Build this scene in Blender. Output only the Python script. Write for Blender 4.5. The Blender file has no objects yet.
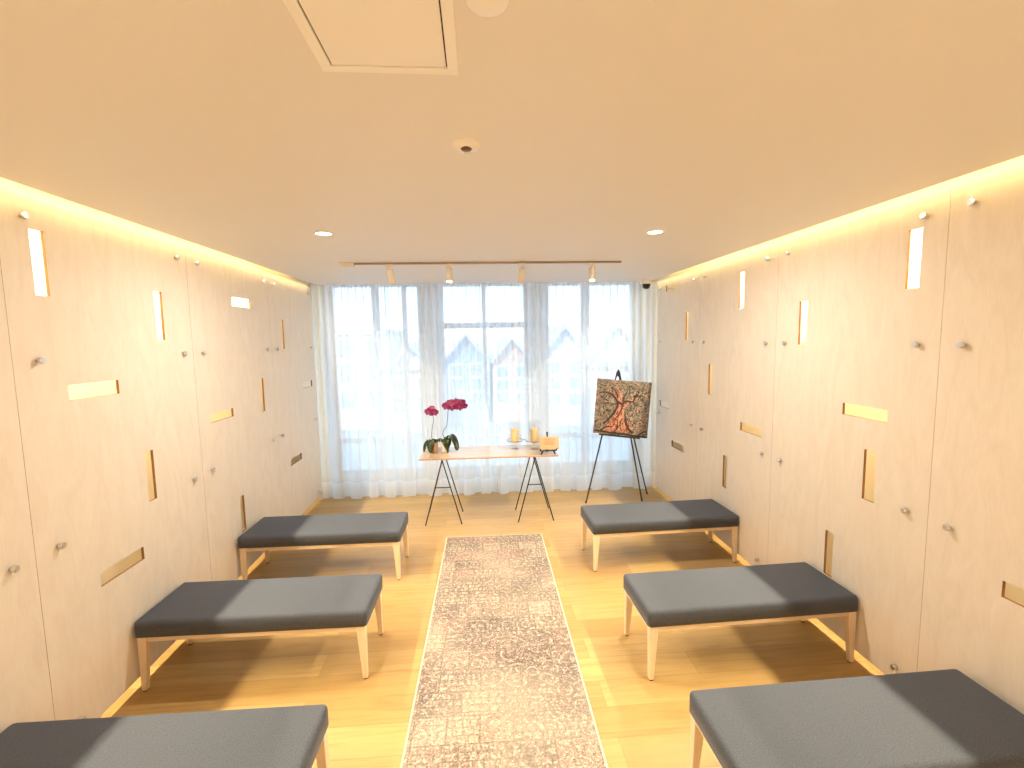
import bpy, bmesh, math, random
from mathutils import Vector, Matrix, Euler
random.seed(7)
S = bpy.context.scene
C = S.collection
PI = math.pi

# ------------------------------------------------------------------ helpers
class MB:
    """collects vertices and faces, then links them as ONE mesh object"""
    def __init__(s): s.v = []; s.f = []; s.sm = []; s.mi = []
    def add(s, vs, fs, smooth=False, mi=0):
        b = len(s.v); s.v += [tuple(v) for v in vs]
        for f in fs:
            s.f.append([b + i for i in f]); s.sm.append(smooth); s.mi.append(mi)
        return s
    def box(s, x0, y0, z0, x1, y1, z1, M=None, mi=0):
        vs = [Vector(p) for p in ((x0,y0,z0),(x1,y0,z0),(x1,y1,z0),(x0,y1,z0),(x0,y0,z1),(x1,y0,z1),(x1,y1,z1),(x0,y1,z1))]
        if M: vs = [M @ v for v in vs]
        return s.add(vs, [(0,3,2,1),(4,5,6,7),(0,1,5,4),(1,2,6,5),(2,3,7,6),(3,0,4,7)], mi=mi)
    def taper(s, b, t, M=None):
        """b, t: (x0,y0,x1,y1,z) rectangles at the bottom and at the top"""
        vs = []
        for x0,y0,x1,y1,z in (b, t): vs += [Vector(q) for q in ((x0,y0,z),(x1,y0,z),(x1,y1,z),(x0,y1,z))]
        if M: vs = [M @ v for v in vs]
        return s.add(vs, [(0,3,2,1),(4,5,6,7),(0,1,5,4),(1,2,6,5),(2,3,7,6),(3,0,4,7)])
    def tube(s, pts, r, n=10, cap=True):
        pts = [Vector(p) for p in pts]
        rs = r if isinstance(r, (list, tuple)) else [r]*len(pts)
        rings = []; up = None
        for i, p in enumerate(pts):
            t = (pts[min(i+1, len(pts)-1)] - pts[max(i-1, 0)]).normalized()
            if up is None:
                up = Vector((0,0,1)) if abs(t.z) < .9 else Vector((1,0,0))
            a = (up - t*up.dot(t)).normalized(); b = t.cross(a); up = a
            rings.append([p + (a*math.cos(2*PI*k/n) + b*math.sin(2*PI*k/n))*rs[i] for k in range(n)])
        vs = [v for R in rings for v in R]; fs = []
        for i in range(len(rings)-1):
            for k in range(n):
                k2 = (k+1) % n
                fs.append((i*n+k, i*n+k2, (i+1)*n+k2, (i+1)*n+k))
        s.add(vs, fs, True)
        if cap:
            s.add(rings[0], [list(range(n))[::-1]]); s.add(rings[-1], [list(range(n))])
        return s
    def lathe(s, prof, n=32, M=None, closed=False, sharp=False):
        """prof: (radius, z) list turned about z"""
        vs = []; fs = []
        for r, z in prof:
            for k in range(n):
                v = Vector((r*math.cos(2*PI*k/n), r*math.sin(2*PI*k/n), z)); vs.append(M @ v if M else v)
        m = len(prof); last = m if closed else m-1
        for i in range(last):
            j = (i+1) % m
            for k in range(n):
                k2 = (k+1) % n
                fs.append((i*n+k, i*n+k2, j*n+k2, j*n+k))
        s.add(vs, fs, not sharp)
        if not closed:
            if prof[0][0] > 1e-4: s.add(vs[:n], [list(range(n))[::-1]])
            if prof[-1][0] > 1e-4: s.add(vs[-n:], [list(range(n))])
        return s
    def torus(s, c, R, r, n=40, m=8, M=None):
        vs = []; fs = []
        for i in range(n):
            a = 2*PI*i/n
            for k in range(m):
                b = 2*PI*k/m
                v = Vector((c[0]+(R+r*math.cos(b))*math.cos(a), c[1]+(R+r*math.cos(b))*math.sin(a), c[2]+r*math.sin(b)))
                vs.append(M @ v if M else v)
        for i in range(n):
            for k in range(m):
                fs.append((i*m+k, ((i+1)%n)*m+k, ((i+1)%n)*m+(k+1)%m, i*m+(k+1)%m))
        return s.add(vs, fs, True)
    def prism(s, poly, y0, y1, M=None):
        """poly in x,z extruded along y"""
        n = len(poly)
        vs = [Vector((x, y0, z)) for x, z in poly] + [Vector((x, y1, z)) for x, z in poly]
        if M: vs = [M @ v for v in vs]
        fs = [list(range(n)), list(range(2*n-1, n-1, -1))] + [(i, i+n, (i+1)%n+n, (i+1)%n) for i in range(n)]
        return s.add(vs, fs)
    def build(s, name, mat, parent=None, bevel=0, seg=2):
        me = bpy.data.meshes.new(name)
        me.from_pydata(s.v, [], s.f)
        for p, sm, mi in zip(me.polygons, s.sm, s.mi): p.use_smooth = sm; p.material_index = mi
        bm = bmesh.new(); bm.from_mesh(me)
        if bevel:
            bmesh.ops.bevel(bm, geom=[e for e in bm.edges if e.is_manifold and e.calc_face_angle(0) > .6], offset=bevel, segments=seg, affect='EDGES', profile=.5)
        bmesh.ops.recalc_face_normals(bm, faces=bm.faces); bm.to_mesh(me); bm.free()
        for m in (mat if isinstance(mat, (list, tuple)) else [mat]): me.materials.append(m)
        o = bpy.data.objects.new(name, me); C.objects.link(o)
        if parent: o.parent = parent
        return o

def tag(o, label=None, cat=None, group=None, kind=None):
    if label: o['label'] = label
    if cat: o['category'] = cat
    if group: o['group'] = group
    if kind: o['kind'] = kind
    return o
def thing(name, label, cat, loc=(0,0,0), rz=0, group=None):
    o = bpy.data.objects.new(name, None); C.objects.link(o)
    o.empty_display_size = .1; o.location = loc; o.rotation_euler = (0,0,rz)
    return tag(o, label, cat, group)
def struct(name, mb, mat, **k):
    o = mb.build(name, mat, **k); o['kind'] = 'structure'; return o
def copy_thing(root, loc, rz, label):
    r = root.copy(); C.objects.link(r); r.location = loc; r.rotation_euler = (0,0,rz); r['label'] = label
    for ch in list(root.children):
        c = ch.copy(); C.objects.link(c); c.parent = r
        for g in list(ch.children):
            d = g.copy(); C.objects.link(d); d.parent = c
    return r

# ------------------------------------------------------------------ materials
def mat(name):
    m = bpy.data.materials.new(name); m.use_nodes = True
    nt = m.node_tree; b = nt.nodes['Principled BSDF']
    return m, nt, b
def N(nt, t, **kw):
    n = nt.nodes.new(t)
    for k, v in kw.items():
        if k in n.inputs: n.inputs[k].default_value = v
        else: setattr(n, k, v)
    return n
def plain(name, col, rough=.5, metal=0, spec=.5):
    m, nt, b = mat(name)
    b.inputs['Base Color'].default_value = (*col, 1); b.inputs['Roughness'].default_value = rough
    b.inputs['Metallic'].default_value = metal; b.inputs['Specular IOR Level'].default_value = spec
    return m
def ramp(nt, stops, fac):
    r = N(nt, 'ShaderNodeValToRGB'); e = r.color_ramp.elements
    while len(e) < len(stops): e.new(.5)
    for i, (p, c) in enumerate(stops): e[i].position = p; e[i].color = (*c, 1)
    nt.links.new(fac, r.inputs['Fac']); return r
def coords(nt, scale=(1,1,1), rot=(0,0,0), loc=(0,0,0)):
    t = N(nt, 'ShaderNodeTexCoord'); m = N(nt, 'ShaderNodeMapping')
    m.inputs['Scale'].default_value = scale; m.inputs['Rotation'].default_value = rot; m.inputs['Location'].default_value = loc
    nt.links.new(t.outputs['Object'], m.inputs['Vector']); return m.outputs['Vector']
def mixc(nt, a, b, fac, mode='MIX'):
    m = N(nt, 'ShaderNodeMix', data_type='RGBA', blend_type=mode)
    L = nt.links
    for s, i in ((fac, 0), (a, 6), (b, 7)):
        if hasattr(s, 'links'): L.new(s, m.inputs[i])
        else: m.inputs[i].default_value = s if i == 0 else (*s, 1)
    return m.outputs[2]
def bump(nt, b, h, strength=.1, dist=.002):
    bp = N(nt, 'ShaderNodeBump', Strength=strength, Distance=dist)
    nt.links.new(h, bp.inputs['Height']); nt.links.new(bp.outputs['Normal'], b.inputs['Normal'])

def m_paint(name, col, rough=.7, grain=220, bs=.08):
    m, nt, b = mat(name)
    b.inputs['Roughness'].default_value = rough; b.inputs['Base Color'].default_value = (*col, 1)
    n = N(nt, 'ShaderNodeTexNoise', Scale=grain, Detail=2.0); nt.links.new(coords(nt), n.inputs['Vector'])
    bump(nt, b, n.outputs['Fac'], bs, .001); return m

def m_plywood():
    m, nt, b = mat('birch_plywood'); L = nt.links
    v = coords(nt, (4, 4, 1.1))
    n = N(nt, 'ShaderNodeTexNoise', Scale=1.8, Detail=7.0, Distortion=2.4, Roughness=.62); L.new(v, n.inputs['Vector'])
    v2 = coords(nt, (90, 90, 9))
    n2 = N(nt, 'ShaderNodeTexNoise', Scale=2.0, Detail=3.0); L.new(v2, n2.inputs['Vector'])
    oi = N(nt, 'ShaderNodeObjectInfo')
    r = ramp(nt, [(.25, PLY[0]), (.5, PLY[1]), (.75, PLY[2])], n.outputs['Fac'])
    r2 = ramp(nt, [(.3, (.955,.945,.93)), (.65, (1,1,1))], n2.outputs['Fac'])
    c = mixc(nt, r.outputs['Color'], r2.outputs['Color'], .7, 'MULTIPLY')
    L.new(c, b.inputs['Base Color']); b.inputs['Roughness'].default_value = .5; b.inputs['Specular IOR Level'].default_value = .35
    bump(nt, b, n2.outputs['Fac'], .04, .001); return m
PLY = ((.75,.66,.54), (.79,.715,.60), (.83,.76,.65))

def m_wood(name, dark, light, axis='x', rough=.45, scale=1.0):
    m, nt, b = mat(name); L = nt.links
    sc = {'x': (1.2,14,14), 'y': (14,1.2,14), 'z': (14,14,1.2)}[axis]
    n = N(nt, 'ShaderNodeTexNoise', Scale=2.2*scale, Detail=5.0, Distortion=.8); L.new(coords(nt, sc), n.inputs['Vector'])
    r = ramp(nt, [(.3, dark), (.7, light)], n.outputs['Fac'])
    L.new(r.outputs['Color'], b.inputs['Base Color']); b.inputs['Roughness'].default_value = rough
    return m

def m_floor():
    m, nt, b = mat('oak_planks'); L = nt.links
    v = coords(nt, (1,1,1), (0,0,0), (.37,.05,0))
    br = N(nt, 'ShaderNodeTexBrick', offset=.37, offset_frequency=2, squash=1.0)
    br.inputs['Color1'].default_value = (0,0,0,1); br.inputs['Color2'].default_value = (1,1,1,1)
    br.inputs['Mortar'].default_value = (.5,.5,.5,1)
    br.inputs['Scale'].default_value = 1; br.inputs['Mortar Size'].default_value = .0012; br.inputs['Mortar Smooth'].default_value = .1
    br.inputs['Brick Width'].default_value = 1.6; br.inputs['Row Height'].default_value = .19; br.inputs['Bias'].default_value = 0
    L.new(v, br.inputs['Vector'])
    tone = ramp(nt, [(0, (.375,.23,.078)), (.4, (.415,.265,.096)), (.75, (.45,.295,.112)), (1, (.48,.32,.126))], br.outputs['Color'])
    # grain shifted per plank so that it breaks at the joints
    g = N(nt, 'ShaderNodeTexCoord'); mp = N(nt, 'ShaderNodeMapping'); mp.inputs['Scale'].default_value = (1.1, 13, 1)
    L.new(g.outputs['Object'], mp.inputs['Vector'])
    mu = N(nt, 'ShaderNodeVectorMath', operation='MULTIPLY_ADD'); L.new(br.outputs['Color'], mu.inputs[0])
    mu.inputs[1].default_value = (7, 13, 5); L.new(mp.outputs['Vector'], mu.inputs[2])
    n = N(nt, 'ShaderNodeTexNoise', Scale=1.8, Detail=6.0, Distortion=1.3); L.new(mu.outputs['Vector'], n.inputs['Vector'])
    gr = ramp(nt, [(.28, (.80,.74,.66)), (.5, (.97,.95,.92)), (.72, (1.05,1.04,1.02))], n.outputs['Fac'])
    c = mixc(nt, tone.outputs['Color'], gr.outputs['Color'], .85, 'MULTIPLY')
    c = mixc(nt, c, (.25,.15,.07), br.outputs['Fac'])
    L.new(c, b.inputs['Base Color']); b.inputs['Roughness'].default_value = .42; b.inputs['Specular IOR Level'].default_value = .4
    bump(nt, b, n.outputs['Fac'], .03, .001); return m

def m_fabric(name, a, c2, scale=900):
    m, nt, b = mat(name); L = nt.links
    n = N(nt, 'ShaderNodeTexNoise', Scale=scale, Detail=1.0); L.new(coords(nt), n.inputs['Vector'])
    r = ramp(nt, [(.3, a), (.7, c2)], n.outputs['Fac']); L.new(r.outputs['Color'], b.inputs['Base Color'])
    b.inputs['Roughness'].default_value = .85
    b.inputs['Sheen Weight'].default_value = .12; b.inputs['Sheen Roughness'].default_value = .4
    b.inputs['Sheen Tint'].default_value = (.9,.92,1,1); b.inputs['Specular IOR Level'].default_value = .3
    bump(nt, b, n.outputs['Fac'], .25, .001); return m

def m_rug():
    m, nt, b = mat('faded_patchwork_rug'); L = nt.links
    base = coords(nt)
    def math_(op, a, b_=None):
        n = N(nt, 'ShaderNodeMath', operation=op)
        for k, q in enumerate((a, b_)):
            if q is None: continue
            if hasattr(q, 'links'): L.new(q, n.inputs[k])
            else: n.inputs[k].default_value = q
        return n.outputs[0]
    def brick(w, h, off, loc):
        br = N(nt, 'ShaderNodeTexBrick', offset=off, offset_frequency=2, squash=.72, squash_frequency=3)
        br.inputs['Color1'].default_value = (0,0,0,1); br.inputs['Color2'].default_value = (1,1,1,1); br.inputs['Mortar'].default_value = (.1,.1,.1,1)
        br.inputs['Scale'].default_value = 1; br.inputs['Mortar Size'].default_value = .006; br.inputs['Mortar Smooth'].default_value = .5
        br.inputs['Brick Width'].default_value = w; br.inputs['Row Height'].default_value = h
        L.new(coords(nt, (1,1,1), (0,0,0), loc), br.inputs['Vector']); return br
    br = brick(.23, .17, .43, (.11,.03,0)); br2 = brick(.34, .29, .61, (.02,.13,0))
    patch = ramp(nt, [(0,(.15,.115,.11)), (.2,(.27,.225,.20)), (.38,(.27,.165,.155)), (.55,(.31,.255,.215)), (.72,(.17,.14,.14)), (.86,(.35,.30,.235)), (1,(.22,.16,.155))], br.outputs['Color'])
    p2 = ramp(nt, [(0,(.68,.66,.68)), (.5,(1,1,1)), (1,(1.2,1.15,1.05))], br2.outputs['Color'])
    c = mixc(nt, patch.outputs['Color'], p2.outputs['Color'], .9, 'MULTIPLY')
    soft = N(nt, 'ShaderNodeTexNoise', Scale=3.2, Detail=3.0); L.new(base, soft.inputs['Vector'])
    sr = ramp(nt, [(.35,(.24,.165,.155)), (.5,(.32,.27,.225)), (.65,(.23,.20,.185))], soft.outputs['Fac'])
    c = mixc(nt, c, sr.outputs['Color'], .22)
    # motifs that change from patch to patch
    mu = N(nt, 'ShaderNodeVectorMath', operation='MULTIPLY_ADD'); L.new(br.outputs['Color'], mu.inputs[0]); mu.inputs[1].default_value = (3.1,5.7,0); L.new(base, mu.inputs[2])
    def motif(scale, freq, lo, hi, vec):
        vf = N(nt, 'ShaderNodeTexVoronoi', feature='F1', Scale=scale); L.new(vec, vf.inputs['Vector'])
        sn = math_('SINE', math_('MULTIPLY', vf.outputs['Distance'], freq))
        return ramp(nt, [(lo,(0,0,0)), (hi,(1,1,1))], sn).outputs['Color']
    wear = N(nt, 'ShaderNodeTexNoise', Scale=14.0, Detail=5.0, Roughness=.7); L.new(base, wear.inputs['Vector'])
    wr = ramp(nt, [(.42,(0,0,0)), (.58,(1,1,1))], wear.outputs['Fac']).outputs['Color']
    wi = ramp(nt, [(.42,(1,1,1)), (.58,(0,0,0))], wear.outputs['Fac']).outputs['Color']
    big = motif(9.0, 22.0, .45, .6, mu.outputs['Vector'])
    small = motif(36.0, 11.0, .45, .7, mu.outputs['Vector'])
    ed = N(nt, 'ShaderNodeTexVoronoi', feature='DISTANCE_TO_EDGE', Scale=24.0); L.new(mu.outputs['Vector'], ed.inputs['Vector'])
    edl = ramp(nt, [(.035,(1,1,1)), (.075,(0,0,0))], ed.outputs['Distance']).outputs['Color']
    c = mixc(nt, c, (.52,.46,.37), math_('MULTIPLY', math_('MULTIPLY', big, wr), .75))
    c = mixc(nt, c, (.50,.44,.36), math_('MULTIPLY', math_('MULTIPLY', small, wi), .7))
    c = mixc(nt, c, (.10,.08,.075), math_('MULTIPLY', math_('MULTIPLY', edl, wr), .35))
    b3 = brick(.052, .047, .5, (.01,.02,0))
    grid = math_('MULTIPLY', b3.outputs['Fac'], math_('GREATER_THAN', br.outputs['Color'], .55))
    c = mixc(nt, c, (.13,.105,.10), math_('MULTIPLY', grid, .55))
    m5 = motif(19.0, 30.0, .2, .5, mu.outputs['Vector'])
    c = mixc(nt, c, (.16,.11,.105), math_('MULTIPLY', math_('MULTIPLY', m5, math_('LESS_THAN', br.outputs['Color'], .5)), .45))
    c = mixc(nt, c, (.12,.10,.09), math_('MULTIPLY', br.outputs['Fac'], .45))
    fine = N(nt, 'ShaderNodeTexNoise', Scale=110.0, Detail=3.0, Distortion=1.0); L.new(base, fine.inputs['Vector'])
    fr = ramp(nt, [(.38,(.52,.48,.48)), (.50,(.94,.92,.91)), (.62,(1.36,1.34,1.30))], fine.outputs['Fac'])
    c = mixc(nt, c, fr.outputs['Color'], .9, 'MULTIPLY')
    fade = N(nt, 'ShaderNodeTexNoise', Scale=1.3, Detail=2.0); L.new(base, fade.inputs['Vector'])
    fd = ramp(nt, [(.45,(0,0,0)), (.68,(.4,.4,.4))], fade.outputs['Fac'])
    c = mixc(nt, c, (.42,.36,.28), fd.outputs['Color'])
    L.new(c, b.inputs['Base Color']); b.inputs['Roughness'].default_value = .95; b.inputs['Specular IOR Level'].default_value = .1
    bump(nt, b, fine.outputs['Fac'], .2, .002); return m

def m_painting():
    m, nt, b = mat('dabbed_paint'); L = nt.links
    v = coords(nt)
    n = N(nt, 'ShaderNodeTexNoise', Scale=8.5, Detail=4.0, Distortion=3.5); L.new(v, n.inputs['Vector'])
    cr = ramp(nt, [(.30,(.006,.005,.005)), (.40,(.03,.028,.025)), (.45,(.22,.22,.17)), (.485,(.02,.019,.018)), (.54,(.33,.17,.12)), (.575,(.36,.33,.25)), (.61,(.012,.010,.010))], n.outputs['Fac'])
    vo = N(nt, 'ShaderNodeTexVoronoi', feature='F1', Scale=18.0); L.new(v, vo.inputs['Vector'])
    dots = ramp(nt, [(.0,(1,1,1)), (.5,(0,0,0))], vo.outputs['Distance'])
    sel = N(nt, 'ShaderNodeMath', operation='MULTIPLY'); L.new(dots.outputs['Color'], sel.inputs[0])
    sp = N(nt, 'ShaderNodeSeparateColor'); L.new(vo.outputs['Color'], sp.inputs['Color'])
    gt = N(nt, 'ShaderNodeMath', operation='GREATER_THAN'); L.new(sp.outputs[0], gt.inputs[0]); gt.inputs[1].default_value = .55
    L.new(gt.outputs[0], sel.inputs[1])
    dc = ramp(nt, [(0,(.32,.07,.05)), (.35,(.40,.38,.30)), (.6,(.16,.18,.13)), (.8,(.42,.24,.18)), (1,(.15,.13,.18))], sp.outputs[1])
    c = mixc(nt, cr.outputs['Color'], dc.outputs['Color'], sel.outputs[0])
    L.new(c, b.inputs['Base Color']); b.inputs['Roughness'].default_value = .5
    bump(nt, b, n.outputs['Fac'], .3, .002); return m

def m_bark():
    m, nt, b = mat('painted_bark'); L = nt.links
    n = N(nt, 'ShaderNodeTexNoise', Scale=15.0, Detail=3.0, Distortion=3.0); L.new(coords(nt, (1,1,.5)), n.inputs['Vector'])
    r = ramp(nt, [(.34,(.03,.012,.01)), (.44,(.26,.07,.04)), (.52,(.42,.17,.10)), (.6,(.45,.30,.21)), (.68,(.10,.05,.04))], n.outputs['Fac'])
    L.new(r.outputs['Color'], b.inputs['Base Color']); b.inputs['Roughness'].default_value = .5; return m
def m_sheer():
    m, nt, b = mat('sheer_voile'); L = nt.links; nt.nodes.remove(b)
    out = nt.nodes['Material Output']
    tr = N(nt, 'ShaderNodeBsdfTransparent'); tr.inputs['Color'].default_value = (1,1,1,1)
    tl = N(nt, 'ShaderNodeBsdfTranslucent'); tl.inputs['Color'].default_value = (.95,.96,.98,1)
    df = N(nt, 'ShaderNodeBsdfDiffuse'); df.inputs['Color'].default_value = (.86,.87,.90,1)
    mx = N(nt, 'ShaderNodeMixShader'); mx.inputs[0].default_value = .22
    L.new(tl.outputs[0], mx.inputs[1]); L.new(df.outputs[0], mx.inputs[2])
    m2 = N(nt, 'ShaderNodeMixShader'); m2.inputs[0].default_value = .64
    L.new(tr.outputs[0], m2.inputs[1]); L.new(mx.outputs[0], m2.inputs[2]); L.new(m2.outputs[0], out.inputs['Surface'])
    return m, m2

def m_glass(name, tint=(1,1,1), refl=.08):
    m, nt, b = mat(name); L = nt.links; nt.nodes.remove(b); out = nt.nodes['Material Output']
    tr = N(nt, 'ShaderNodeBsdfTransparent'); tr.inputs['Color'].default_value = (*tint, 1)
    gl = N(nt, 'ShaderNodeBsdfGlossy'); gl.inputs['Roughness'].default_value = .02
    mx = N(nt, 'ShaderNodeMixShader'); mx.inputs[0].default_value = refl
    L.new(tr.outputs[0], mx.inputs[1]); L.new(gl.outputs[0], mx.inputs[2]); L.new(mx.outputs[0], out.inputs['Surface']); return m
def m_emit(name, col, st):
    m, nt, b = mat(name); b.inputs['Base Color'].default_value = (.9,.85,.75,1)
    b.inputs['Emission Color'].default_value = (*col, 1); b.inputs['Emission Strength'].default_value = st; return m

LED = (1.0, .85, .58)
GOLD = (1.0, .78, .36)
LED_W, BACK_W, DOWN_W, EDGE = 245, 20, 24, 34
M = dict(
    cut=plain('scorched_cut_edge', (.30,.15,.06), .7),
    ply=m_plywood(), floor=m_floor(), rug=m_rug(), art=m_painting(),
    ceil=m_paint('ceiling_paint', (.79,.785,.775), .55), wall=m_paint('wall_paint', (.84,.79,.70), .7), backing=m_paint('glow_tinted_backing', (.84,.775,.63), .7),  # backing tinted yellow, so its paint carries the colour of the glow
    white=plain('white_enamel', (.90,.90,.88), .4), white_metal=plain('white_metal', (.80,.74,.66), .35),
    frame=plain('window_frame_aluminium', (.66,.69,.71), .5), column=m_paint('column_paint', (.62,.64,.60), .7),
    chrome=plain('brushed_steel', (.72,.70,.68), .28, 1), black=plain('black_steel', (.012,.011,.012), .4),
    blackwood=plain('black_painted_wood', (.012,.010,.010), .45), dark=plain('dark_recess', (.02,.015,.012), .6),
    fabric=m_fabric('charcoal_wool', (.040,.046,.062), (.092,.102,.125), 300),
    beech=m_wood('pale_beech', (.66,.50,.33), (.76,.60,.42), 'z'), beech_x=m_wood('pale_beech_rail', (.66,.50,.33), (.76,.60,.42), 'x'),
    top=m_wood('pale_birch_top', (.47,.335,.215), (.54,.40,.27), 'x', .22), edge=plain('plywood_edge', (.42,.25,.17), .5),
    plaque=m_wood('plaque_wood', (.50,.32,.17), (.57,.38,.21), 'x', .4), engraved=plain('engraved_wood', (.30,.16,.07), .6),
    binding=m_fabric('rug_binding', (.50,.43,.32), (.58,.51,.40), 300),
    pot_peach=plain('peach_ceramic', (.66,.43,.25), .35), pot_white=plain('white_ceramic', (.80,.78,.75), .3),
    petal=plain('magenta_petal', (.22,.006,.09), .45), lip=plain('orchid_throat', (.42,.10,.22), .5),
    leaf=plain('orchid_leaf', (.018,.033,.006), .4), stem=plain('orchid_stem', (.10,.13,.05), .5), soil=plain('bark_chips', (.10,.06,.035), .9),
    wax=plain('ivory_wax', (.78,.60,.32), .5), wick=plain('wick', (.04,.03,.03), .9),
    glass=m_glass('clear_glass'), pane=m_glass('window_glass', (.97,.99,1)), ring=plain('bronze_ring', (.30,.20,.10), .35, 1),
    bark=m_bark(), barkdark=plain('painted_outline', (.02,.012,.01), .5),
    asphalt=m_paint('asphalt', (.30,.30,.31), .9, 40), h_cream=m_paint('cream_render', (.74,.62,.40), .8, 30), h_white=m_paint('white_render', (.72,.72,.72), .8, 30),
    h_blue=m_paint('blue_grey_cladding', (.38,.45,.52), .7, 30), h_peach=m_paint('peach_brick', (.66,.42,.30), .8, 30),
    roof=m_paint('grey_roof', (.58,.57,.56), .8, 30), h_glass=plain('far_window', (.34,.39,.45), .15),
)
M['sheer'], SHEER = m_sheer()
M['hem'] = M['sheer'].copy(); M['hem'].name = 'sheer_hem'
[n for n in M['hem'].node_tree.nodes if n.bl_idname == 'ShaderNodeMixShader'][1].inputs[0].default_value = .76
M['led'] = m_emit('added_warm_led', GOLD, EDGE)
M['lamp'] = m_emit('downlight_lens', (1,.86,.62), 14)
M['spot'] = m_emit('spot_lens', (1,.84,.55), 10)
M['spot_off'] = m_emit('spot_lens_side', (1,.84,.55), 3)

# ------------------------------------------------------------------ room
XL, XR = -1.938, 2.185            # faces of the plywood cladding
TL, GAP, E = .015, .15, .08       # panel thickness, cavity depth, ceiling slot in front of the panels
ZC, ZT, ZB = 2.601, 2.582, .069    # ceiling, top and bottom of the panels
WL, WR = XL - GAP, XR + GAP
Y0, YW = -.9, 6.12
struct('floor', MB().box(WL-.1, Y0, -.12, WR+.1, YW+.15, 0), M['floor'])
cl = MB().box(XL+E, Y0, ZC, XR-E, YW-.08, ZC+.13)
cl.box(XL+E-.008, Y0, ZC, XL+E, YW-.08, ZC+.004).box(XR-E, Y0, ZC, XR-E+.008, YW-.08, ZC+.004)     # lip added to cut off the edge strip's light down the panels
struct('ceiling', cl, M['ceil'])
struct('trim_1', MB().box(WL-.12, Y0-.1, ZC+.13, WR+.12, YW+.15, ZC+.23), M['wall'])     # slab above the cove slots
struct('wall_left', MB().box(WL-.12, Y0, -.1, WL, YW+.15, ZC+.14), M['backing'])
struct('wall_right', MB().box(WR, Y0, -.1, WR+.12, YW+.15, ZC+.14), M['backing'])
struct('wall_front', MB().box(WL-.12, Y0-.12, -.1, WR+.12, Y0, ZC+.14), M['wall'])
wb = MB()                                                            # window wall: sill, head, columns
wb.box(WL, YW, -.05, WR, YW+.14, .2).box(WL, YW, ZC+.1, WR, YW+.14, ZC+.14)
wb.box(WL, YW, .2, -1.86, YW+.14, ZC+.1).box(2.10, YW, .2, WR, YW+.14, ZC+.1)
wb.box(-.70, YW-.06, .2, -.47, YW+.14, ZC+.1).box(.67, YW-.06, .2, .90, YW+.14, ZC+.1)
struct('wall_back', wb, M['column'])
def window(n, x0, x1, mull, bars):
    fr = MB(); y0, y1 = YW+.01, YW+.07
    fr.box(x0, y0, .2, x0+.05, y1, ZC+.1).box(x1-.05, y0, .2, x1, y1, ZC+.1)
    fr.box(x0+.05, y0, .2, x1-.05, y1, .25).box(x0+.05, y0, ZC+.05, x1-.05, y1, ZC+.1)
    for a, w in mull: fr.box(a-w/2, y0, .25, a+w/2, y1, ZC+.05)
    for xa, xb, z, h in bars: fr.box(xa, y0+.005, z-h/2, xb, y1-.005, z+h/2)
    w = struct('window_%d' % n, fr, M['frame'])
    xs = [x0+.05] + [e for a, ww in mull for e in (a-ww/2, a+ww/2)] + [x1-.05]
    for i in range(0, len(xs), 2):
        MB().box(xs[i], YW+.035, .25, xs[i+1], YW+.045, ZC+.05).build('pane', M['pane'], w)
    return w
window(1, -1.86, -.70, [(-1.28, .09), (-.92, .05)], [(-1.81,-1.325,.64,.07), (-1.235,-.945,1.52,.06), (-.895,-.75,1.52,.06), (-1.235,-.945,.62,.03)])
window(2, -.47, .67, [(.10, .05)], [(-.42,.075,2.115,.075), (.125,.62,2.115,.075), (-.42,.075,.62,.06), (.125,.62,.62,.06)])
window(3, .90, 2.10, [(1.44, .11)], [(.95,1.385,.62,.07), (1.495,2.05,1.51,.06), (1.495,2.05,.60,.05)])

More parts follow.
